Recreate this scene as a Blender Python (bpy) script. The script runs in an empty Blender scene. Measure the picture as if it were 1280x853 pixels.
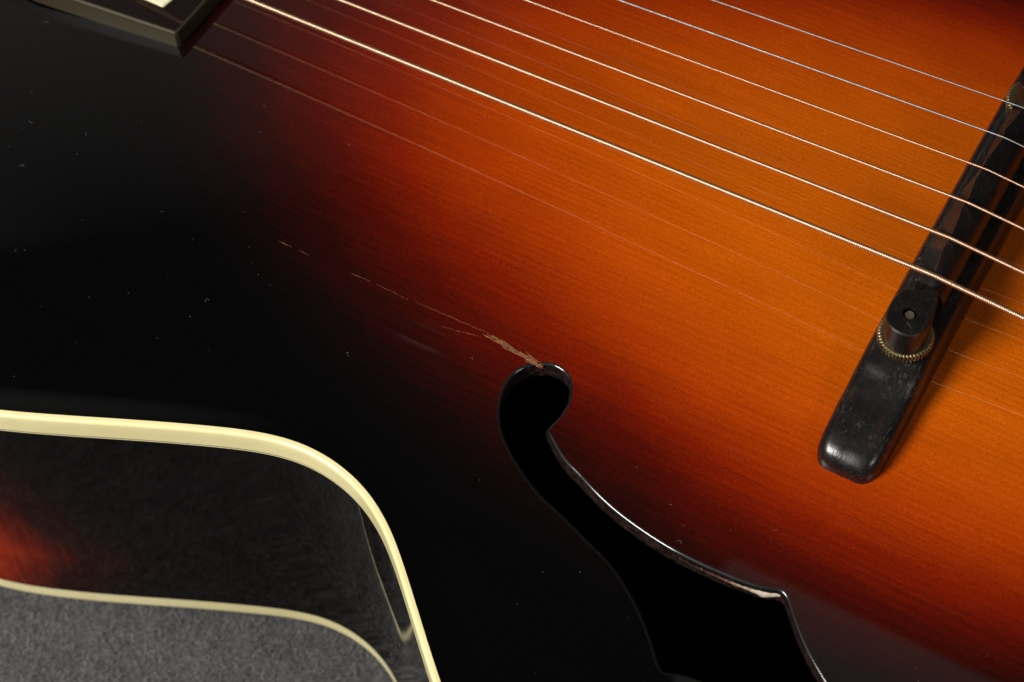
import bpy, bmesh, math, random
import numpy as np
from mathutils import Vector, Matrix
from mathutils.geometry import delaunay_2d_cdt

# All lengths below are millimetres in the guitar's own frame: x along the strings towards the tail (saddle at 0),
# y towards the treble side, z up from the crown of the soundboard. U() turns them into metres above the carpet.
Z0 = 117.0
def U(p): return (p[0]*.001, p[1]*.001, (p[2]+Z0)*.001)
SC = bpy.context.scene
COL = SC.collection
rng = random.Random(7)
nrng = np.random.default_rng(5)

# ------------------------------------------------------------------ camera, world, lamps, exposure
cd = bpy.data.cameras.new('Camera'); cam = bpy.data.objects.new('Camera', cd); COL.objects.link(cam)
rx, ry, rz = 0.541, 0.041, 0.507
cam.matrix_world = Matrix.Translation(U((75.998, -318.833, 484.415))) @ (Matrix.Rotation(rz, 4, 'Z') @ Matrix.Rotation(ry, 4, 'Y') @ Matrix.Rotation(rx, 4, 'X'))
cd.sensor_width = 36; cd.lens = 36*3006.4/1280
cd.clip_start = .02; cd.clip_end = 20
cd.dof.use_dof = True; cd.dof.focus_distance = .560; cd.dof.aperture_fstop = 16
SC.camera = cam

w = bpy.data.worlds.new('World'); SC.world = w; w.use_nodes = True
w.node_tree.nodes['Background'].inputs[0].default_value = (.9, .95, 1, 1)
w.node_tree.nodes['Background'].inputs[1].default_value = .022

CEN = Vector(U((-80, -50, 0)))
def lamp(name, d, dist, sx, sy, power, col=(1, .97, .92), roll=0, aim=None, spread=None):
    l = bpy.data.lights.new(name, 'AREA'); l.shape = 'RECTANGLE'; l.size = sx; l.size_y = sy; l.energy = power; l.color = col
    if spread: l.spread = spread
    o = bpy.data.objects.new(name, l); COL.objects.link(o)
    d = Vector(d).normalized(); c = aim or CEN
    z = d; x = Vector((1, 0, 0)) - z*z.x; x.normalize(); y = z.cross(x)
    m = Matrix((x, y, z)).transposed().to_4x4()
    o.matrix_world = Matrix.Translation(c + d*dist) @ m @ Matrix.Rotation(roll, 4, 'Z')
    return o
lamp('key_softbox', (-.37, -.64, .66), 1.3, .44, .44, 23)
lamp('side_softbox', (.74, -.34, .60), 1.3, .32, .32, 2.8)
lamp('sheen_panel', (-.70, .46, .56), 1.5, 1.3, 1.3, .16, col=(1, .93, .85), spread=math.radians(48))  # unseen panel added for the neck-side lacquer sheen; narrow spread fades its edge
lamp('overhead_diffuser', (0, 0, 1), 1.2, .84, .53, .26, aim=Vector((.18, -.064, .2)))

vs = SC.view_settings
vs.view_transform = 'Standard'; vs.look = 'None'; vs.gamma = 1; vs.exposure = 0; vs.use_curve_mapping = False
SC.render.engine = 'CYCLES'
SC.cycles.max_bounces = 8; SC.cycles.sample_clamp_indirect = 4; SC.cycles.use_denoising = True
SC.cycles.caustics_reflective = False; SC.cycles.caustics_refractive = False

# ------------------------------------------------------------------ helpers
def obj(name, verts, faces, mat, parent=None, smooth=True, normals=None):
    me = bpy.data.meshes.new(name); me.from_pydata([tuple(v) for v in verts], [], [tuple(f) for f in faces]); me.update()
    if smooth: me.polygons.foreach_set('use_smooth', [True]*len(me.polygons))
    if normals is not None: me.normals_split_custom_set_from_vertices([tuple(n) for n in normals])
    me.materials.append(mat)
    o = bpy.data.objects.new(name, me); COL.objects.link(o)
    if parent: o.parent = parent
    return o
def bobj(name, bm, mat, parent=None, smooth=True, angle=None):
    me = bpy.data.meshes.new(name); bmesh.ops.recalc_face_normals(bm, faces=bm.faces[:]); bm.to_mesh(me); bm.free()
    if smooth: me.polygons.foreach_set('use_smooth', [True]*len(me.polygons))
    if angle: me.set_sharp_from_angle(angle=math.radians(angle))
    me.materials.append(mat)
    o = bpy.data.objects.new(name, me); COL.objects.link(o)
    if parent: o.parent = parent
    return o
class NT:
    def __init__(s, name):
        s.m = bpy.data.materials.new(name); s.m.use_nodes = True; s.t = s.m.node_tree
        s.b = s.t.nodes['Principled BSDF']
    def n(s, kind, **kw):
        o = s.t.nodes.new('ShaderNode'+kind)
        for k, v in kw.items(): setattr(o, k, v)
        return o
    def set(s, i, v):
        if hasattr(v, 'is_output'): s.t.links.new(v, i)
        else: i.default_value = v
    def math(s, op, a, b=0, c=0, clamp=False):
        o = s.n('Math', operation=op, use_clamp=clamp)
        s.set(o.inputs[0], a); s.set(o.inputs[1], b); s.set(o.inputs[2], c)
        return o.outputs[0]
    def noise(s, vec, scale, detail=2, rough=.5, dist=0):
        o = s.n('TexNoise'); s.set(o.inputs['Vector'], vec); s.set(o.inputs['Scale'], scale); s.set(o.inputs['Detail'], detail)
        s.set(o.inputs['Roughness'], rough); s.set(o.inputs['Distortion'], dist); return o.outputs['Fac']
    def ramp(s, fac, stops, interp='LINEAR'):
        o = s.n('ValToRGB'); r = o.color_ramp; r.interpolation = interp
        while len(r.elements) < len(stops): r.elements.new(.5)
        for e, (p, c) in zip(r.elements, stops):
            e.position = p; e.color = (c[0], c[1], c[2], 1) if isinstance(c, (tuple, list)) else (c, c, c, 1)
        s.set(o.inputs[0], fac); return o.outputs[0]
    def mix(s, fac, a, b, mode='MIX'):
        o = s.n('Mix', data_type='RGBA', blend_type=mode); s.set(o.inputs[0], fac)
        for i, v in ((6, a), (7, b)):
            s.set(o.inputs[i], v if hasattr(v, 'is_output') else ((*v, 1) if len(v) == 3 else v))
        return o.outputs[2]
    def pos(s): 
        return s.n('TexCoord').outputs['Object']
    def sep(s, v):
        o = s.n('SeparateXYZ'); s.set(o.inputs[0], v); return o.outputs
    def scaled(s, v, sc):
        o = s.n('Mapping'); s.set(o.inputs[0], v); o.inputs['Scale'].default_value = sc; return o.outputs[0]
    def bump(s, h, dist, strength=1, normal=None):
        o = s.n('Bump'); s.set(o.inputs['Height'], h); o.inputs['Distance'].default_value = dist; o.inputs['Strength'].default_value = strength
        if normal is not None: s.set(o.inputs['Normal'], normal)
        return o.outputs[0]
    def p(s, **kw):
        for k, v in kw.items():
            i = s.b.inputs[k.replace('_', ' ')]
            if not hasattr(v, 'is_output') and isinstance(v, (tuple, list)) and len(v) == 3 and i.type == 'RGBA': v = (*v, 1)
            s.set(i, v)
        return s.m

# ------------------------------------------------------------------ materials
def mat_top():
    t = NT('sunburst_lacquered_spruce'); P = t.pos(); X, Y, Z = t.sep(P)
    # sunburst: rings of a soft diamond round the bridge
    warp = t.math('SUBTRACT', t.noise(P, 22, 2), .5)
    ax = t.math('POWER', t.math('DIVIDE', t.math('ABSOLUTE', t.math('SUBTRACT', X, .015)), .00206), 1.75)   # in mm / 2.06
    ay = t.math('POWER', t.math('MULTIPLY', t.math('ABSOLUTE', t.math('ADD', Y, .006)), 1080), 1.75)
    rho = t.math('POWER', t.math('ADD', ax, ay), .5714)
    fine = t.math('SUBTRACT', t.noise(P, 1500, 2, .6), .5)
    fibre = t.math('SUBTRACT', t.noise(t.scaled(P, (60, 1100, 60)), 1, 3, .6), .5)
    rho = t.math('ADD', rho, t.math('MULTIPLY', warp, 9))
    rho = t.math('ADD', rho, t.math('ADD', t.math('MULTIPLY', fine, 7), t.math('MULTIPLY', fibre, 7)))
    col = t.ramp(t.math('DIVIDE', rho, 130), [
        (0, (.60, .117, .0016)), (36/130, (.59, .108, .0013)), (57/130, (.50, .070, .0009)), (70/130, (.375, .037, .0008)),
        (82/130, (.20, .0115, .0008)), (92/130, (.078, .0040, .0012)), (102/130, (.023, .0026, .0016)), (112/130, (.006, .0020, .0017)), (121/130, (.0022, .0016, .0016)), (1, (.0014, .0013, .0014))])
    # annual rings along the strings, closer together in the middle
    wob = t.math('MULTIPLY', t.math('SUBTRACT', t.noise(t.scaled(P, (9, 60, 9)), 1, 3), .5), .0042)
    yy = t.math('ADD', Y, wob)
    ph = t.math('DIVIDE', yy, t.math('ADD', .00125, t.math('MULTIPLY', t.math('ABSOLUTE', Y), .0045)))
    ring = t.math('FRACT', ph)
    ringd = t.ramp(ring, [(0, 1.0), (.50, .98), (.82, .80), (.93, .73), (1, 1.0)])
    amt = t.noise(t.scaled(P, (14, 190, 14)), 1, 2)
    col = t.mix(t.math('MULTIPLY', amt, .95), col, t.mix(1, col, ringd, 'MULTIPLY'))
    streak = t.ramp(t.noise(t.scaled(P, (26, 2600, 26)), 1, 3, .65), [(.25, .74), (.5, .98), (.78, 1.14)])
    col = t.mix(.75, col, t.mix(1, col, streak, 'MULTIPLY'))
    blotch = t.ramp(t.noise(t.scaled(P, (35, 110, 35)), 1, 4), [(.3, .91), (.7, 1.06)])
    col = t.mix(1, col, blotch, 'MULTIPLY')
    speck = t.ramp(t.noise(P, 2300, 2, .7), [(.30, .74), (.5, 1.0), (.72, 1.22)])
    col = t.mix(.8, col, t.mix(1, col, speck, 'MULTIPLY'))
    peel = t.noise(P, 420, 2, .5)
    swirl = t.noise(t.scaled(P, (120, 900, 200)), 1, 3, .6)
    cn = t.bump(peel, .0000002, 1)
    rough = t.ramp(swirl, [(.3, .015), (.75, .035)])
    dx = t.math('DIVIDE', t.math('ADD', X, .104), .011); dy = t.math('DIVIDE', t.math('ADD', Y, .0805), .0055)
    sc = t.math('SUBTRACT', 1, t.math('ADD', t.math('MULTIPLY', dx, dx), t.math('MULTIPLY', dy, dy)), clamp=True)
    st = t.ramp(t.noise(t.scaled(P, (30, 620, 30)), 1, 2, .5), [(.42, 0.0), (.62, 1.0)])
    rough = t.math('ADD', rough, t.math('MULTIPLY', t.math('MULTIPLY', sc, st), .32))
    m = t.p(Base_Color=col, Roughness=.6, Specular_IOR_Level=.0, Coat_Weight=1.0, Coat_IOR=1.5, Coat_Roughness=rough, Coat_Normal=cn)
    return m
def mat_side():
    t = NT('lacquered_maple_side'); P = t.pos(); X, Y, Z = t.sep(P)
    # the burst opens towards the upper bout, lower half of the rib
    fl = t.noise(t.scaled(P, (260, 60, 18)), 1, 3, .6, .4)
    a = t.math('MULTIPLY', t.math('SUBTRACT', -.150, X), 18.5)               # grows past x = -168 mm
    zc = t.math('ABSOLUTE', t.math('SUBTRACT', Z, .034))
    a = t.math('SUBTRACT', a, t.math('MULTIPLY', zc, 9.5))
    a = t.math('ADD', a, t.math('MULTIPLY', t.math('SUBTRACT', fl, .5), .20))
    col = t.ramp(a, [(0, (.0024, .0022, .0022)), (.25, (.007, .0023, .002)), (.5, (.020, .003, .0022)), (.70, (.11, .008, .002)), (1, (.42, .032, .003))])
    g = t.ramp(t.noise(t.scaled(P, (700, 700, 40)), 1, 3, .65), [(.3, .65), (.7, 1.25)])
    col = t.mix(1, col, g, 'MULTIPLY')
    wavy = t.noise(t.scaled(P, (90, 90, 260)), 1, 2, .5)
    cn = t.bump(wavy, .000014, 1)
    return t.p(Base_Color=col, Roughness=.6, Specular_IOR_Level=.0, Coat_Weight=1.0, Coat_IOR=1.33, Coat_Roughness=.03, Coat_Normal=cn)
def mat_cream(name, col, rough=.28, coat=.5):
    t = NT(name); P = t.pos()
    n = t.noise(P, 90, 4, .6)
    c = t.mix(t.ramp(n, [(.3, 0.0), (.7, 1.0)]), col, (col[0]*.93, col[1]*.90, col[2]*.80))
    spot = t.ramp(t.noise(P, 900, 2, .5), [(.70, 0.0), (.80, 1.0)])
    c = t.mix(t.math('MULTIPLY', spot, .18), c, (.30, .20, .08))
    return t.p(Base_Color=c, Roughness=rough, Coat_Weight=coat, Coat_Roughness=.12, Subsurface_Weight=.15, Subsurface_Radius=(.6, .45, .2), Subsurface_Scale=.001)
def mat_ebony(name='worn_ebony', base=(.0065, .0058, .0055), brown=(.030, .012, .006), r0=.20, r1=.40, spec=.5, dusty=.55):
    t = NT(name); P = t.pos()
    grain = t.noise(t.scaled(P, (900, 60, 900)), 1, 4, .65)
    c = t.mix(t.ramp(grain, [(.52, 0.0), (.78, .9)]), base, brown)
    ash = t.math('MULTIPLY', t.ramp(t.noise(t.scaled(P, (1500, 700, 1500)), 1, 4, .75), [(.55, 0.0), (.68, 1.0)]), t.ramp(t.noise(P, 120, 4), [(.45, 0.0), (.65, 1.0)]))
    c = t.mix(t.math('MULTIPLY', ash, dusty), c, (.15, .135, .12))
    for ang, off in ((.5, 0), (-.9, 3.1)):                                  # two families of fine scratches
        mp = t.n('Mapping'); t.set(mp.inputs[0], P); mp.inputs['Rotation'].default_value = (0, 0, ang); mp.inputs['Location'].default_value = (off, 0, 0)
        sc = t.noise(t.scaled(mp.outputs[0], (220, 4200, 220)), 1, 2, .5)
        sc = t.math('MULTIPLY', t.ramp(sc, [(.70, 0.0), (.76, 1.0)]), t.ramp(t.noise(P, 170, 3), [(.52, 0.0), (.62, 1.0)]))
        c = t.mix(t.math('MULTIPLY', sc, .5), c, (.20, .18, .16))
    rough = t.ramp(t.noise(P, 260, 4, .6), [(.3, r0), (.7, r1)])
    nb = t.bump(t.noise(t.scaled(P, (1700, 300, 1700)), 1, 3, .6), .00006, .5)
    return t.p(Base_Color=c, Roughness=rough, Specular_IOR_Level=spec, Normal=nb)
def mat_metal(name, col, rough, var=.25, scale=900):
    t = NT(name); P = t.pos(); n = t.noise(P, scale, 3, .6)
    c = t.mix(t.ramp(n, [(.35, 0.0), (.75, 1.0)]), col, (col[0]*(1-var), col[1]*(1-var*1.2), col[2]*(1-var*1.5)))
    return t.p(Base_Color=c, Metallic=1.0, Roughness=t.ramp(n, [(.3, rough), (.8, rough*1.5)]))
def mat_plain(name, col, rough=.5, **kw):
    t = NT(name); P = t.pos(); n = t.noise(P, 300, 4, .6)
    c = t.mix(n, (col[0]*.75, col[1]*.75, col[2]*.75), (col[0]*1.25, col[1]*1.25, col[2]*1.25))
    return t.p(Base_Color=c, Roughness=rough, **kw)
def mat_carpet():
    t = NT('grey_carpet'); P = t.pos()
    n1 = t.noise(P, 900, 4, .7); n2 = t.noise(P, 90, 3, .6)
    c = t.mix(t.ramp(n1, [(.3, 0.0), (.7, 1.0)]), (.060, .058, .058), (.15, .146, .146))
    c = t.mix(1, c, t.ramp(n2, [(.3, .8), (.7, 1.15)]), 'MULTIPLY')
    return t.p(Base_Color=c, Roughness=.95, Specular_IOR_Level=.1, Normal=t.bump(n1, .0012, .8))
def mat_fibre():
    t = NT('carpet_fibre'); P = t.pos(); n = t.noise(P, 520, 2, .6)
    inf = t.n('NewGeometry').outputs['Random Per Island']
    c = t.ramp(t.math('ADD', t.math('MULTIPLY', n, .5), t.math('MULTIPLY', inf, .6)), [(.15, (.046, .044, .044)), (.5, (.138, .134, .133)), (.9, (.33, .322, .32))])
    return t.p(Base_Color=c, Roughness=.9, Specular_IOR_Level=.15)
def mat_raw():
    t = NT('raw_splintered_spruce'); P = t.pos(); n = t.noise(t.scaled(P, (900, 3000, 900)), 1, 4, .7)
    c = t.ramp(n, [(.25, (.05, .012, .006)), (.5, (.22, .072, .022)), (.75, (.46, .22, .085))])
    return t.p(Base_Color=c, Roughness=.7, Normal=t.bump(n, .0003, .8))
def mat_chip():
    t = NT('chipped_raw_edge'); P = t.pos(); X, Y, Z = t.sep(P); n = t.noise(P, 1100, 4, .7)
    pale = t.math('ADD', t.math('MULTIPLY', t.math('ADD', X, .019), 62), t.math('MULTIPLY', t.math('SUBTRACT', n, .5), 1.5), clamp=True)
    c = t.ramp(pale, [(0, (.035, .012, .008)), (.4, (.18, .075, .045)), (.75, (.50, .38, .27)), (1, (.68, .58, .46))])
    return t.p(Base_Color=c, Roughness=.8, Normal=t.bump(n, .0005, .9))
M_CHIP = mat_chip()
M_TOP = mat_top(); M_SIDE = mat_side()
M_BIND = mat_cream('aged_cream_binding', (.93, .84, .47))
M_BACKBIND = mat_cream('aged_cream_back_binding', (.95, .86, .50))
M_FBBIND = mat_cream('tarnished_pickup_bezel', (.034, .025, .009), .5, .0)
M_EBONY = mat_ebony(); M_EBONY2 = mat_ebony('dark_saddle_ebony', (.006, .005, .0048), (.022, .010, .006), .30, .46, .4, .22)
M_BROWN = mat_ebony('worn_brown_saddle_slope', (.038, .013, .005), (.075, .026, .008), .4, .6, .3)
M_BRASS = mat_metal('tarnished_brass', (.44, .36, .19), .34, .5, 1500)
M_SCREW = mat_metal('screw_brass', (.70, .60, .42), .35, .25, 2000)
M_BRONZE = mat_metal('bronze_wound_string', (.88, .60, .40), .33, .2, 2500)
M_STEEL = mat_metal('plain_steel_string', (.34, .34, .34), .42, .1)
M_BLACK = mat_plain('black_lacquer', (.003, .003, .003), .3)
M_INSIDE = mat_plain('dark_inside', (.0025, .002, .002), .9)
M_RAW = mat_raw(); M_DUST = mat_plain('dust', (.21, .20, .195), .9)
M_CARPET = mat_carpet(); M_FIBRE = mat_fibre()
M_ROSE = mat_plain('dark_glossy_pickup_plate', (.006, .0022, .0018), .5, Specular_IOR_Level=.1, Coat_Weight=.6, Coat_Roughness=.08)
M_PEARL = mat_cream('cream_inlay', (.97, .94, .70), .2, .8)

# ------------------------------------------------------------------ outline of the body
half = [(-320, 0), (-318.5, -40), (-312, -80), (-299, -111), (-277, -135), (-252, -147.5), (-226, -151.5), (-203, -149.3),
        (-184.9, -143.3), (-170.4, -137.3), (-156.2, -131.1), (-140.2, -124.4), (-127.4, -119.6), (-117.7, -117.4), (-108.8, -117.5), (-98.4, -120.2),
        (-88.4, -126.1), (-79.5, -134.0), (-69.7, -143.5), (-59.0, -153.7), (-40, -170), (-16, -186), (18, -199), (60, -203.5), (108, -194),
        (154, -166), (186, -122), (203, -62), (207, 0)]
ctrl = np.array(half + [(x, -y) for x, y in half[-2:0:-1]], float)
def spline(c, step):
    n = len(c); out = []
    for i in range(n):
        p0, p1, p2, p3 = c[(i-1) % n], c[i], c[(i+1) % n], c[(i+2) % n]
        k = max(2, int(np.linalg.norm(p2-p1)/step))
        # centripetal tangents keep the uneven spacing from wiggling
        d01, d12, d23 = [max(1e-6, np.linalg.norm(b-a)**.5) for a, b in ((p0, p1), (p1, p2), (p2, p3))]
        m1 = (p2-p1) + d12*((p1-p0)/d01 - (p2-p0)/(d01+d12)); m2 = (p2-p1) + d12*((p3-p2)/d23 - (p3-p1)/(d12+d23))
        for j in range(k):
            t = j/k
            out.append((2*t**3-3*t*t+1)*p1 + (t**3-2*t*t+t)*m1 + (-2*t**3+3*t*t)*p2 + (t**3-t*t)*m2)
    return np.array(out)
OUT = spline(ctrl, 1.6)
def smooth_loop(a, n):
    for _ in range(n): a = .25*np.roll(a, 1, 0)+.5*a+.25*np.roll(a, -1, 0)
    return a
OUT = smooth_loop(OUT, 14)
def loop_normals(L, k=1):
    t = np.roll(L, -k, 0)-np.roll(L, k, 0); t /= np.linalg.norm(t, axis=1, keepdims=True)
    n = np.stack([t[:, 1], -t[:, 0]], 1)
    area = .5*np.sum(L[:, 0]*np.roll(L[:, 1], -1)-np.roll(L[:, 0], -1)*L[:, 1])
    return n if area > 0 else -n         # pointing out of the loop
ON = loop_normals(OUT, 3)

ZE = -11.0
def dist_out(P):
    P = np.atleast_2d(P); r = np.empty(len(P)); A = OUT; B = np.roll(OUT, -1, 0); AB = B-A; L2 = (AB**2).sum(1)
    for i in range(0, len(P), 2000):
        q = P[i:i+2000, None, :]-A[None]
        t = np.clip((q*AB).sum(2)/L2, 0, 1)
        d = q-t[..., None]*AB
        r[i:i+2000] = np.sqrt((d**2).sum(2)).min(1)
    return r
def topz(P):
    P = np.atleast_2d(P); d = dist_out(P)
    zc = -2.96*(P[:, 1]/77)**2 - 3.81*(P[:, 0]/200)**2
    zc = np.where(zc < -7, -7-2.5*np.tanh((-7-zc)/2.5), zc)
    t = np.clip(d/52, 0, 1); S = t*t*t*(t*(6*t-15)+10)
    return ZE + (zc-ZE)*S - .5*np.exp(-((d-9)/6)**2)
def topn(P):
    h = .4; P = np.atleast_2d(P)
    gx = (topz(P+[h, 0])-topz(P-[h, 0]))/(2*h); gy = (topz(P+[0, h])-topz(P-[0, h]))/(2*h)
    n = np.stack([-gx, -gy, np.ones(len(P))], 1); return n/np.linalg.norm(n, axis=1, keepdims=True)

# ------------------------------------------------------------------ f-hole contour
fr = [(-77.9, -88.5), (-79.3, -84.0), (-79.1, -80.0), (-77.5, -77.0), (-74.8, -74.9), (-71.5, -73.8), (-68.3, -74.5), (-66.1, -76.7), (-64.7, -80.2), (-64.5, -83.4), (-65.2, -86.6), (-65.9, -89.0),
      (-59.0, -93.7), (-53.5, -95.9), (-48.1, -98.1), (-41.3, -100.2), (-33.9, -101.7), (-26.9, -102.6), (-20.3, -102.9), (-14.0, -102.8), (-7.7, -102.4), (-3.0, -101.6), (0.2, -100.4)]
fl = [(-76.0, -91.6), (-73.1, -94.6), (-69.0, -97.7), (-63.8, -100.8), (-58.7, -103.3), (-51.0, -105.9), (-43.3, -108.8), (-38.5, -110.5), (-33.4, -112.9), (-27.1, -117.1), (-22.4, -121.0), (-19.0, -124.4), (-16.3, -127.3), (-14.6, -128.3)]
upper = fl[::-1] + fr                          # outer notch -> eye -> inner notch
fc = (np.array(upper[0])+np.array(upper[-1]))/2
FH = np.array(upper + [tuple(2*fc-np.array(p)) for p in upper[1:-1]], float)
CORN = {0, len(fl)+11, len(upper)-1}
CORN |= {len(upper)-1+c for c in CORN if 0 < c < len(upper)-1}
def fhole(c, step=.7):
    n = len(c); out = []; 
    for i in range(n):
        p1, p2 = c[i], c[(i+1) % n]
        p0 = 2*p1-p2 if i in CORN else c[(i-1) % n]
        p3 = 2*p2-p1 if (i+1) % n in CORN else c[(i+2) % n]
        k = max(2, int(np.linalg.norm(p2-p1)/step))
        for j in range(k):
            t = j/k; m1 = (p2-p0)/2; m2 = (p3-p1)/2
            out.append((2*t**3-3*t*t+1)*p1 + (t**3-2*t*t+t)*m1 + (-2*t**3+3*t*t)*p2 + (t**3-t*t)*m2)
    return smooth_loop(np.array(out), 1)
FB = fhole(FH)
def in_poly(P, L):
    x, y = P[:, 0], P[:, 1]; r = np.zeros(len(P), bool); A = L; B = np.roll(L, -1, 0)
    for (x1, y1), (x2, y2) in zip(A, B):
        c = (y1 > y) != (y2 > y)
        if c.any():
            r ^= c & (x < (x2-x1)*(y-y1)/((y2-y1) if y2 != y1 else 1e-12)+x1)
    return r
RF = .9                                        # rounding of the hole's lip
FN = smooth_loop(loop_normals(FB, 1), 2); FN /= np.linalg.norm(FN, axis=1, keepdims=True)
LIP = FB + FN*RF

# ------------------------------------------------------------------ the guitar
guitar = bpy.data.objects.new('archtop_guitar', None); COL.objects.link(guitar)
guitar['label'] = 'sunburst archtop guitar with cream binding lying face up on grey carpet'; guitar['category'] = 'guitar'

BW = 1.6                                        # width of the binding on the face
INNER = OUT - ON*BW
def build_top():
    holes = [LIP, LIP[::-1]*[1, -1]]
    pts = [INNER] + holes; edges = []; base = 0; V = []
    for L in pts:
        n = len(L); V.append(L); edges += [(base+i, base+(i+1) % n) for i in range(n)]; base += n
    def grid(x0, x1, y0, y1, s):
        gx, gy = np.meshgrid(np.arange(x0, x1, s), np.arange(y0, y1, s)); return np.stack([gx.ravel(), gy.ravel()], 1)
    fine = grid(-262, 72, -205, 92, 2.1); coarse = grid(-330, 215, -210, 210, 6)
    inb = (coarse[:, 0] > -265) & (coarse[:, 0] < 74) & (coarse[:, 1] > -208) & (coarse[:, 1] < 94)
    G = np.concatenate([fine, coarse[~inb]]); G = G + nrng.uniform(-.12, .12, G.shape)
    G = G[in_poly(G, INNER)]; d = dist_out(G); G = G[d > BW+1.0]
    for H in holes:
        near = (np.abs(G-H.mean(0)) < [110, 60]).all(1)
        keep = np.ones(len(G), bool); idx = np.where(near)[0]
        dd = np.sqrt(((G[idx][:, None]-H[None])**2).sum(2)).min(1)
        keep[idx[(dd < .9) | in_poly(G[idx], H)]] = False; G = G[keep]
    V.append(G); V = np.concatenate(V)
    r = delaunay_2d_cdt([Vector(v) for v in V.tolist()], edges, [], 0, 1e-5)
    P = np.array([tuple(v) for v in r[0]]); F = np.array([tuple(f) for f in r[2]])
    c = P[F].mean(1); ok = in_poly(c, INNER)
    for H in holes: ok &= ~in_poly(c, H)
    F = F[ok]
    used = np.unique(F); mp = -np.ones(len(P), int); mp[used] = np.arange(len(used)); P = P[used]; F = mp[F]
    z = topz(P); N = topn(P); verts = [U((x, y, q)) for (x, y), q in zip(P, z)]; normals = [tuple(n) for n in N]; faces = [tuple(f) for f in F]
    return obj('soundboard', verts, faces, M_TOP, guitar, True, normals)
top = build_top()

def lip(L, FNn, name):
    """rounded lip and wall of a sound hole, following the soundboard"""
    n = len(L); z = topz(L+FNn*RF); base = topn(L+FNn*RF)
    prof = [(RF, 0, 0)] + [(RF*(1-math.sin(a)), -RF*(1-math.cos(a)), a) for a in np.linspace(math.pi/10, math.pi/2, 5)] + [(0, -2.5, math.pi/2), (.25, -5.2, math.pi/2)]
    V = []; NN = []
    for off, dz, a in prof:
        for i in range(n):
            q = L[i]+FNn[i]*off; V.append(U((q[0], q[1], z[i]+dz)))
            inward = np.array([-FNn[i][0], -FNn[i][1], 0]); v = base[i]*math.cos(a)+inward*math.sin(a); NN.append(v/np.linalg.norm(v))
    F = []
    for r in range(len(prof)-1):
        for i in range(n):
            j = (i+1) % n; F.append((r*n+i, r*n+j, (r+1)*n+j, (r+1)*n+i))
    f = F[0]; p0, p1, p3 = (Vector(V[f[q]]) for q in (0, 1, 3))
    if (p1-p0).cross(p3-p0).dot(Vector(NN[0])) < 0: F = [g[::-1] for g in F]
    o = obj(name, V, F, M_LIP, top, True, NN); o.data.materials.append(M_WALL)
    o.data.polygons.foreach_set('material_index', [1 if k >= 4*n else 0 for k in range(len(F))])
    return o
def mat_lip(name, c0, c1, coat):
    t = NT(name); P = t.pos(); n = t.noise(P, 700, 4, .6)
    c = t.mix(t.ramp(n, [(.42, 0.0), (.72, 1.0)]), c0, c1)
    return t.p(Base_Color=c, Roughness=.45, Coat_Weight=coat, Coat_Roughness=.08, Specular_IOR_Level=.2, Normal=t.bump(n, .00006, .4))
M_LIP = mat_lip('black_lacquered_hole_edge', (.0022, .002, .002), (.006, .004, .004), 1.0)
M_WALL = mat_lip('dark_cut_hole_wall', (.006, .004, .004), (.055, .026, .021), .35)
lip(FB, FN, 'sound_hole_edge'); lip(FB[::-1]*[1, -1], FN[::-1]*[1, -1], 'sound_hole_edge')

# ---- bindings, rib and back
ZB = -107.0
BOUT = OUT + ON*3.6                             # back outline, the rib leans out a little
def rib_point(i, z):
    t = (ZE-z)/(ZE-ZB); return OUT[i]+ON[i]*3.6*t
def band(prof, name, mat, parent=guitar, angle=None):
    """prof: list of (offset outwards from the rib, z) swept round the body"""
    n = len(OUT); V = []
    for off, z in prof:
        for i in range(n):
            q = rib_point(i, z)+ON[i]*off; V.append(U((q[0], q[1], z)))
    F = [(r*n+i, r*n+(i+1) % n, (r+1)*n+(i+1) % n, (r+1)*n+i) for r in range(len(prof)-1) for i in range(n)]
    bm = bmesh.new(); vs_ = [bm.verts.new(v) for v in V]
    for f in F: bm.faces.new([vs_[k] for k in f])
    return bobj(name, bm, mat, parent, True, angle)
BH = 6.4
band([(-BW, ZE-.02), (-.80, ZE), (-.70, ZE-.01), (-.34, ZE-.12), (-.10, ZE-.36), (0, ZE-.75), (.03, ZE-.95), (.03, ZE-3), (.03, ZE-BH)], 'top_binding', M_BIND)
band([(-.3, ZE-BH), (.0, ZE-BH), (.0, ZE-BH-.38), (-.3, ZE-BH-.38)], 'purfling', M_BLACK)
band([(-.3, ZE-BH-.38), (.02, ZE-BH-.38), (.02, ZE-BH-.72), (-.3, ZE-BH-.72)], 'purfling', M_BIND)
band([(-.02, ZE-BH-.70), (-.02, ZE-30), (-.02, -50), (-.02, -70), (-.02, -90), (-.02, ZB+5.1)], 'side', M_SIDE)
band([(.03, ZB+5.1), (.04, ZB+2), (.04, ZB+.9), (-.03, ZB+.45), (-.2, ZB+.1), (-.5, ZB), (-2.2, ZB-.02)], 'back_binding', M_BACKBIND)
def build_back():
    rings = [1-(k/14)**1.3 for k in range(15)]; n = len(OUT); st = 6; idx = list(range(0, n, st)); m = len(idx)
    cen = np.array([-50.0, 0]); V = []; F = []
    for k, s in enumerate(rings):
        for i in idx:
            q = cen+(BOUT[i]-ON[i]*2.0-cen)*s
            V.append(U((q[0], q[1], ZB-9.9*(1-s**2)**.8)))
    for k in range(len(rings)-1):
        for i in range(m):
            j = (i+1) % m; F.append((k*m+i, k*m+j, (k+1)*m+j, (k+1)*m+i))
    return obj('back_plate', V, F, M_INSIDE, guitar)
build_back()

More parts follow.
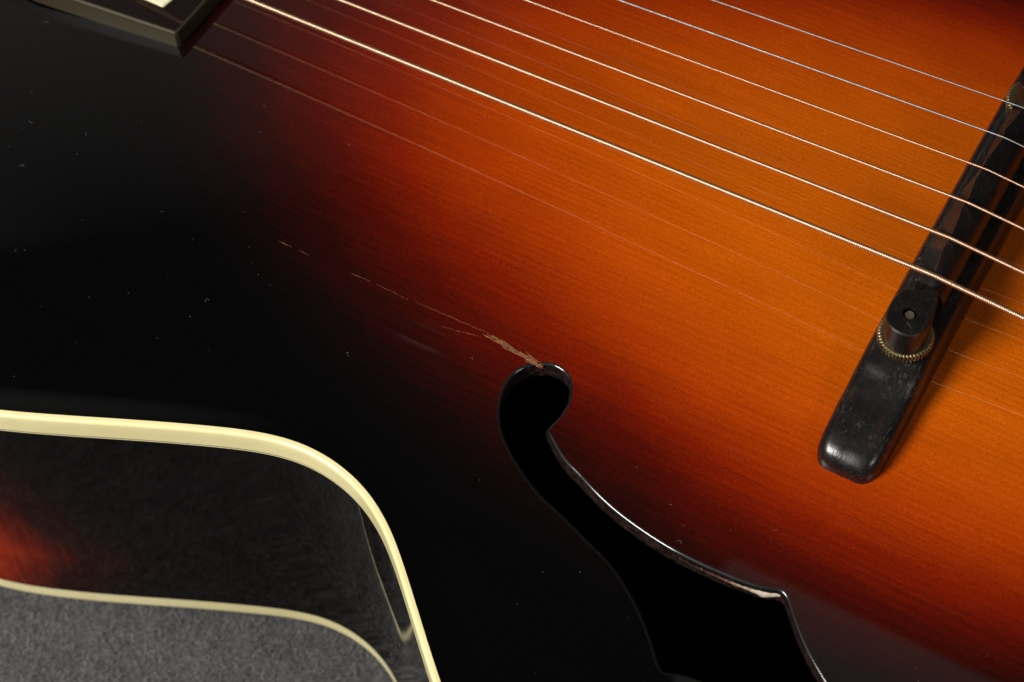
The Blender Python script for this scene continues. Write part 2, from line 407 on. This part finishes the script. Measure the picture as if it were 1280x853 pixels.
# ---- strings
def string_path(k):
    t = (-.5, -.3, -.1, .1, .3, .5)[k]
    a = np.array((0, t*52.457, 24.412-1.2*(2*t)**2)); nut = np.array((-640, t*34.5, -10.897-.6*(2*t)**2))
    s = a+(nut-a)*.53; e = a+np.array((150, -t*4, -150*.10))
    return s, a, e
def make_string(k, dia, pitch, mat):
    s, a, e = string_path(k); lift = np.array((0, 0, 0.0)); r = dia/2
    seg = 10; V = []; NN = []; F = []
    def ring(c, u, rad):
        u = u/np.linalg.norm(u); side = np.cross((0, 0, 1.), u); side /= np.linalg.norm(side); up = np.cross(u, side)
        for j in range(seg):
            an = 2*math.pi*j/seg; V.append(U(c+side*math.cos(an)*rad+up*math.sin(an)*rad))
    pts = []
    L1 = np.linalg.norm(a-s); L2 = np.linalg.norm(e-a); u1 = (a-s)/L1; u2 = (e-a)/L2
    def at(l):
        if l < L1-1.5: return s+u1*l, u1
        if l > L1+1.5: return a+u2*(l-L1), u2
        f = (l-L1+1.5)/3; p0, p1, p2 = a-u1*1.5, a, a+u2*1.5
        return (1-f)**2*p0+2*f*(1-f)*p1+f*f*p2, u1*(1-f)+u2*f
    if pitch:
        vis0 = L1-225; ls = [(0, r), (vis0, r)]; l = vis0
        sub = 5
        while l < L1+70:
            for q in range(sub):
                f = q/sub; ls.append((l+f*pitch, r-pitch*.5+math.sqrt(max(0, (pitch*.5)**2-((f-.5)*pitch)**2))*.98))
            l += pitch
        ls.append((l+.01, r)); ls.append((L1+L2, r))
    else:
        ls = [(0, r)]+[(L1+d, r) for d in np.linspace(-1.6, 1.6, 9)]+[(L1+L2, r)]
    for l, rad in ls:
        c, u = at(l); ring(c, u, max(rad, r*.72))
    for i in range(len(ls)-1):
        for j in range(seg):
            F.append((i*seg+j, i*seg+(j+1) % seg, (i+1)*seg+(j+1) % seg, (i+1)*seg+j))
    return obj('string', V, F, mat, guitar)
for k, (dia, pitch, mt, lb) in enumerate([(1.38, .52, M_BRONZE, 'thick bronze wound bass string'), (1.06, .39, M_BRONZE, None), (.80, .30, M_BRONZE, None), (.60, .23, M_BRONZE, None), (.43, 0, M_STEEL, None), (.33, 0, M_STEEL, 'thinnest plain steel string')]):
    o = make_string(k, dia, pitch, mt)
    if lb: o['label'] = lb

# ---- bridge: base with rounded feet, saddle with two bosses, thumb wheels and posts
def build_base():
    ys = [-69.3, -69.05, -68.4, -67.2, -65.4, -62, -56, -51, -48.5, -46.5, -44, -40, -30, -20, -10, 0]
    ys = ys+[-y for y in ys[-2::-1]]
    bm = bmesh.new(); rings = []
    for y in ys:
        ay = abs(y)
        e = max(0, (ay-63.0)/6.3); cut = 1-math.sqrt(max(0, 1-min(1, e)**2))            # rounding of the foot end
        hw = 8.1-4.0*cut-.2*(ay > 60)
        hgt = np.interp(ay, [0, 40, 45, 48, 52, 60, 70], [10.6, 10.8, 10.2, 8.6, 7.6, 7.0, 6.0])
        hgt = hgt*(1-.62*cut)
        zb = float(topz([[0, y]])[0])-.15
        sec = [(-1, 0), (-1.0, .30), (-.97, .56), (-.90, .80), (-.79, .94), (-.62, .995), (-.2, 1.0), (.2, 1.0), (.62, .995), (.79, .94), (.90, .80), (.97, .56), (1.0, .30), (1, 0)]
        rings.append([bm.verts.new(U((sx*hw, y, zb+sz*hgt))) for sx, sz in sec])
    for a, b in zip(rings, rings[1:]):
        for i in range(len(a)-1): bm.faces.new((a[i], a[i+1], b[i+1], b[i]))
    for r in (rings[0], rings[-1]): bm.faces.new(r)
    return bobj('bridge', bm, M_EBONY, guitar, True, 55)
bridge = build_base(); bridge['label'] = 'black ebony bridge with scuffed rounded foot'
bossp = [(-4.2, -40.7), (-4.75, -38.8), (-4.95, -36.8), (-4.8, -34.8), (-4.1, -32.4), (-3.1, -31.3), (0.10, -29.9), (0.6, -28.2)]
bossr = [(3.2, -28.4), (4.2, -30.9), (4.75, -34.6), (5.0, -37.5), (4.6, -40.2), (3.7, -41.8), (2.2, -42.7), (.4, -43.0), (-1.4, -42.8), (-3.0, -42.0)]
# crest of the saddle, stepped under each string
crest = [(-.1, -28.0), (.42, -24.5), (.25, -22.0), (-.15, -18.6), (.08, -16.0), (-.05, -13.4), (-.40, -9.4), (-.95, -6.2), (-.55, -3.2), (-1.2, 1.2), (-1.1, 5.4), (-1.3, 8.8), (-.75, 12.4), (-.35, 16.0), (-.9, 18.6), (-.3, 22.0), (.2, 26.0), (.3, 28.0)]
def build_saddle():
    bm = bmesh.new(); zt = 21.9
    for s in (-1, 1):                                                     # bosses with a bored hole
        plan = [(x, y) if s < 0 else (x+.5, -y+1.6) for x, y in bossp+bossr]
        if s > 0: plan = plan[::-1]
        hole = [(1.6*math.cos(a), s*37.1+1.6*math.sin(a)) for a in np.linspace(0, 2*math.pi, 20, endpoint=False)]
        n = len(plan); c = np.mean(plan, 0)
        top_ = [bm.verts.new(U((c[0]+(x-c[0])*.95, c[1]+(y-c[1])*.95, zt))) for x, y in plan]
        sh = [bm.verts.new(U((x, y, zt-.35))) for x, y in plan]
        bot = [bm.verts.new(U((x*.97, y, 13.6))) for x, y in plan]
        for a, b in ((top_, sh), (sh, bot)):
            for i in range(n): bm.faces.new((a[i], a[(i+1) % n], b[(i+1) % n], b[i]))
        bm.faces.new(bot)
        h0 = [bm.verts.new(U((x, y, zt))) for x, y in hole]; h1 = [bm.verts.new(U((x, y, zt-3))) for x, y in hole]
        e = [bm.edges.get((top_[i], top_[(i+1) % n])) for i in range(n)] + [bm.edges.new((h0[i], h0[(i+1) % 20])) for i in range(20)]
        bmesh.ops.triangle_fill(bm, use_beauty=True, edges=e)
        for i in range(20): bm.faces.new((h0[i], h0[(i+1) % 20], h1[(i+1) % 20], h1[i]))
    # bar between the bosses
    rings = []
    for x, y in crest:
        t = y/52.457; zc = 24.41-1.2*(2*t)**2-.75
        if abs(y) > 26.5: zc -= 1.0
        xl = float(np.interp(y, [-28, -24, -18, -13.5, -6, -1, 6.3, 12, 18, 28], [-2.2, -2.7, -3.1, -3.7, -3.6, -2.7, -2.3, -1.9, -2.2, -2.0]))+(.28 if int(y*7) % 2 else -.2)
        pr = [(xl+.3, 14.6), (xl, 21.3), (x-.25, zc-.25), (x, zc), (x+1.2, zc-.35), (3.4, zc-2.3), (4.6, zc-4.6), (4.7, 14.6)]
        rings.append([bm.verts.new(U((px, y, pz))) for px, pz in pr])
    for a, b in zip(rings, rings[1:]):
        for i in range(len(a)): bm.faces.new((a[i], a[(i+1) % len(a)], b[(i+1) % len(a)], b[i]))
    for r in (rings[0], rings[-1]): bm.faces.new(r)
    o = bobj('saddle', bm, M_EBONY2, bridge, True, 32)
    me = o.data; me.materials.append(M_BROWN)
    for p in me.polygons:
        if abs(p.center.y) < .0262 and p.normal.x < -.45 and p.normal.z > .3: p.material_index = 1
    return o
build_saddle()
def wheel(s):
    bm = bmesh.new(); nt = 46; R0 = 6.42; y0 = s*37.1; rings = []
    for z, rr, tooth in ((10.75, 5.9, 0), (10.95, 6.22, .27), (12.95, 6.22, .27), (13.15, 5.9, 0), (13.2, 5.3, 0), (13.0, 2.0, 0)):
        rg = []
        for i in range(nt*4):
            a = 2*math.pi*i/(nt*4); t = tooth*(1 if i % 4 in (0, 1) else -.6)
            rg.append(bm.verts.new(U(((rr+t)*math.cos(a), y0+(rr+t)*math.sin(a), z))))
        rings.append(rg)
    m = nt*4
    for a, b in zip(rings, rings[1:]):
        for i in range(m): bm.faces.new((a[i], a[(i+1) % m], b[(i+1) % m], b[i]))
    bm.faces.new(rings[0])
    bobj('thumb_wheel', bm, M_BRASS, bridge, True, 30)
    # slotted post end inside the boss
    bm = bmesh.new(); z1 = 21.15; R1 = 1.08
    for sg in (-1, 1):
        arc = [(R1*math.cos(a), R1*math.sin(a)) for a in np.linspace(-math.acos(.13/R1)+.0, math.acos(.13/R1), 12)]
        pl = [(sg*c+0, sg*q) for c, q in [(max(.13, c), q) for c, q in arc]]
        # slot runs nearly along the string direction
        rot = math.radians(62); pl = [(c*math.cos(rot)-q*math.sin(rot), c*math.sin(rot)+q*math.cos(rot)) for c, q in pl]
        t_ = [bm.verts.new(U((c, y0+q, z1))) for c, q in pl]; b_ = [bm.verts.new(U((c, y0+q, z1-1))) for c, q in pl]
        bm.faces.new(t_)
        for i in range(len(pl)): bm.faces.new((t_[i], t_[(i+1) % len(pl)], b_[(i+1) % len(pl)], b_[i]))
    res = bmesh.ops.create_cone(bm, segments=20, radius1=1.08, radius2=1.08, depth=12, cap_ends=True)
    for v in res['verts']: v.co = Vector((v.co.x*.001, y0*.001+v.co.y*.001, (v.co.z+z1-.45-6+Z0)*.001))
    bobj('post_screw', bm, M_SCREW, bridge, True, 30)
wheel(-1); wheel(1)

# ---- pickup plate let into the soundboard by the neck: dark plate, bevelled aged bezel, cream bobbin
def build_pickup():
    q = [(-203.9, -34.25), (-203.3, -33.4), (-202.1, -21.0), (-201.0, -8), (-200.8, 0)]
    side = [(-225, -36.2), (-246, -38.2)]
    quarter = side[::-1] + q
    h = quarter + [(x, -y) for x, y in quarter[-2::-1]]
    out = np.array(h + [(-492-x, y) for x, y in h[-2:0:-1]], float)
    N2 = loop_normals(out, 1)
    def ring(off): return out - N2*off
    zb = -5.6; zt = .9
    bm = bmesh.new(); n = len(out)
    lay = [(ring(0), zb), (ring(0), zt-1.6), (ring(.25), zt-.35), (ring(.55), zt), (ring(.95), zt), (ring(.95), zb)]
    rg = [[bm.verts.new(U((*p, z))) for p in P] for P, z in lay]
    for a, b in zip(rg, rg[1:]+rg[:1]):
        for i in range(n): bm.faces.new((a[i], a[(i+1) % n], b[(i+1) % n], b[i]))
    pk = bobj('pickup', bm, M_FBBIND, guitar, True, 25); pk['label'] = 'dark pickup plate with bevelled aged cream edge'
    def slab(poly, z1, z0, mat, name, bev):
        bm = bmesh.new(); m = len(poly)
        tp = [bm.verts.new(U((*p, z1))) for p in poly]; bt = [bm.verts.new(U((*p, z0))) for p in poly]
        bm.faces.new(tp); bm.faces.new(bt)
        for i in range(m): bm.faces.new((tp[i], tp[(i+1) % m], bt[(i+1) % m], bt[i]))
        bmesh.ops.bevel(bm, geom=bm.edges[:], offset=bev, segments=2, affect='EDGES')
        return bobj(name, bm, mat, pk, True, 30)
    slab(ring(.97), zt+.05, zb, M_ROSE, 'cover_plate', .0002)
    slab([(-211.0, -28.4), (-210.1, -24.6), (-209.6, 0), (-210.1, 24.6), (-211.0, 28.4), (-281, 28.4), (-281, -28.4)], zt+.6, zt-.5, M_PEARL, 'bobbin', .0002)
build_pickup()

# ---- wear: split in the soundboard running into the f-hole, chipped hole edge
def ribbon(bm, pts, wid, h0=.03, h1=.10):
    """thin raised sliver lying on the soundboard: pts in mm"""
    P = np.array(pts, float); n = len(P); t = np.gradient(P, axis=0); t /= np.linalg.norm(t, axis=1, keepdims=True); nn = np.stack([-t[:, 1], t[:, 0]], 1)
    z = topz(P); prev = None
    for i in range(n):
        wv = wid*(.35+.65*rng.random())*math.sin(math.pi*min(1, max(.06, (i+.4)/n)))**.5
        a = P[i]+nn[i]*wv; b = P[i]-nn[i]*wv
        row = [bm.verts.new(U((*a, z[i]+.004))), bm.verts.new(U((*P[i], z[i]+h0+rng.random()*(h1-h0)))), bm.verts.new(U((*b, z[i]+.004)))]
        if prev:
            for k in (0, 1): bm.faces.new((prev[k], prev[k+1], row[k+1], row[k]))
        prev = row
def wander(a, b, n, amp):
    a = np.array(a, float); b = np.array(b, float); off = 0; out = []
    for i in range(n):
        off = off*.8+rng.uniform(-amp, amp); out.append(a+(b-a)*i/(n-1)+np.array((0, off)))
    return out
bm = bmesh.new()
ribbon(bm, wander((-149, -73.0), (-145, -73.0), 10, .03), .06)
ribbon(bm, wander((-143, -73.1), (-140, -73.1), 8, .03), .04)
ribbon(bm, wander((-128, -73.0), (-122.5, -72.9), 12, .04), .075)
ribbon(bm, wander((-121, -73.0), (-112, -73.2), 18, .04), .05)
ribbon(bm, wander((-110, -73.0), (-90, -72.9), 60, .05), .065)
ribbon(bm, wander((-101, -76.0), (-91, -74.4), 26, .05), .06)
for q in range(42):
    x0 = rng.uniform(-91, -77); y0 = -73.1-.085*(x0+92)+rng.uniform(-1.35, 1.1)*(1-abs(x0+80)/20)
    L = rng.uniform(2, 7); x1 = min(-73.9, x0+L)
    y1 = -73.1-.10*(x1+92)+rng.uniform(-.6, .5)
    ribbon(bm, wander((x0, y0), (x1, min(y1, -73.2)), max(6, int(L*3)), .07), rng.uniform(.08, .26), .05, .25)
crack = bobj('splintered_crack', bm, M_RAW, top, False); crack['label'] = 'pale splintered crack running into the sound hole'
# chip along the inner edge before the notch
seg = [p for p in FB if -24 < p[0] < .4 and -104 < p[1] < -99.5]
seg = sorted(seg, key=lambda p: p[0])
bm = bmesh.new(); prev = None
for i, q in enumerate(seg):
    f = i/(len(seg)-1); amp = .10+1.15*math.exp(-((f-.86)/.10)**2)+.35*math.exp(-((f-.58)/.16)**2)
    amp *= .75+.5*rng.random()
    zt = float(topz([q])[0])
    row = [bm.verts.new(U((q[0]+rng.uniform(-.1, .1), q[1]-.06-dy*amp+rng.uniform(-.06, .06), zt-1.25-dz*(amp+.3)))) for dy, dz in ((0, -.15), (.30, .25), (.42, .7), (.25, 1.2), (.0, 1.6))]
    if prev:
        for k in range(4): bm.faces.new((prev[k], prev[k+1], row[k+1], row[k]))
    prev = row
chip = bobj('chipped_edge', bm, M_CHIP, top, False); chip['label'] = 'pale chipped wood on the edge of the sound hole'

# ------------------------------------------------------------------ dust on the lacquer
bm = bmesh.new()
def hair(p, L, curl, r):
    a = rng.uniform(0, 6.28); P = np.array(p, float); prev = None; n = 9
    for i in range(n):
        z = float(topz([P])[0])+.06+.25*math.sin(math.pi*i/(n-1))*min(1, L/1.5)
        d = np.array((math.cos(a), math.sin(a))); s = np.array((-d[1], d[0]))*r
        row = [bm.verts.new(U((*(P+s), z))), bm.verts.new(U((*(P-s), z))), bm.verts.new(U((*P, z+r*1.6)))]
        if prev:
            for k in range(3): bm.faces.new((prev[k], prev[(k+1) % 3], row[(k+1) % 3], row[k]))
        prev = row; a += curl*rng.uniform(.4, 1.4); P = P+d*L/n
cnt = 0
while cnt < 230:
    x = rng.uniform(-255, 60); y = rng.uniform(-150, 60); q = np.array([[x, y]])
    if not in_poly(q, INNER)[0] or dist_out(q)[0] < 3 or in_poly(q, FB+FN*2)[0] or (abs(x) < 10 and abs(y) < 72): continue
    cnt += 1
    if rng.random() < .16: hair((x, y), rng.uniform(.8, 2.2), rng.choice((-.5, .5, .3, -.25)), .022)
    else:
        z = float(topz(q)[0]); r = rng.uniform(.04, .11)*(1.5 if rng.random() < .08 else 1)
        vv = [bm.verts.new(U((x+r*rng.uniform(.6, 1.2)*math.cos(a), y+r*rng.uniform(.6, 1.2)*math.sin(a), z+.01))) for a in (0, 1.6, 3.1, 4.7)]; tp = bm.verts.new(U((x, y, z+r*1.2)))
        for k in range(4): bm.faces.new((vv[k], vv[(k+1) % 4], tp))
dust = bobj('dust', bm, M_DUST, None, False)
dust['label'] = 'fine pale dust specks and lint scattered over the lacquered soundboard'; dust['category'] = 'dust'; dust['kind'] = 'stuff'

# ------------------------------------------------------------------ carpet
bm = bmesh.new(); bmesh.ops.create_grid(bm, x_segments=60, y_segments=60, size=.9)
carpet = bobj('carpet', bm, M_CARPET); carpet['kind'] = 'structure'; 
def build_pile():
    n = 120000
    x = nrng.uniform(-275, -55, n); y = nrng.uniform(-262, -100, n)
    V = np.zeros((n, 6, 3)); ang = nrng.uniform(0, 6.283, n); L = nrng.uniform(1.0, 2.8, n); wd = nrng.uniform(.035, .085, n)
    lean = nrng.uniform(.35, 1.0, n); bend = nrng.uniform(-.9, .9, n); cl = np.zeros(n)
    for _ in range(26):
        k = nrng.uniform(.25, 1.3); th = nrng.uniform(0, 6.283); cl += np.sin(k*(x*np.cos(th)+y*np.sin(th))+nrng.uniform(0, 6.28))
    cl = np.clip(cl/7+.5, 0, 1.2); h = nrng.uniform(.4, 1.4, n)+1.0*cl
    P = np.stack([x, y, np.zeros(n)], 1)
    for k, f in enumerate((0, .5, 1)):
        a = ang+bend*f; c = P.copy(); c[:, 0] += np.cos(a)*L*f*lean; c[:, 1] += np.sin(a)*L*f*lean; c[:, 2] = h*math.sin(f*2.1)*.95+.05
        s = np.stack([-np.sin(a), np.cos(a), .25*np.sin(a*3)], 1)*(wd*(1-.5*f))[:, None]
        V[:, 2*k] = c-s; V[:, 2*k+1] = c+s
    V = V.reshape(-1, 3)*.001
    b = (np.arange(n)*6)[:, None]; F = np.concatenate([b+[0, 1, 3, 2], b+[2, 3, 5, 4]])
    me = bpy.data.meshes.new('carpet_pile'); me.from_pydata(V.tolist(), [], F.tolist()); me.update(); me.materials.append(M_FIBRE)
    o = bpy.data.objects.new('carpet_pile', me); COL.objects.link(o); o.parent = carpet; o['kind'] = 'stuff'
    return o
build_pile()
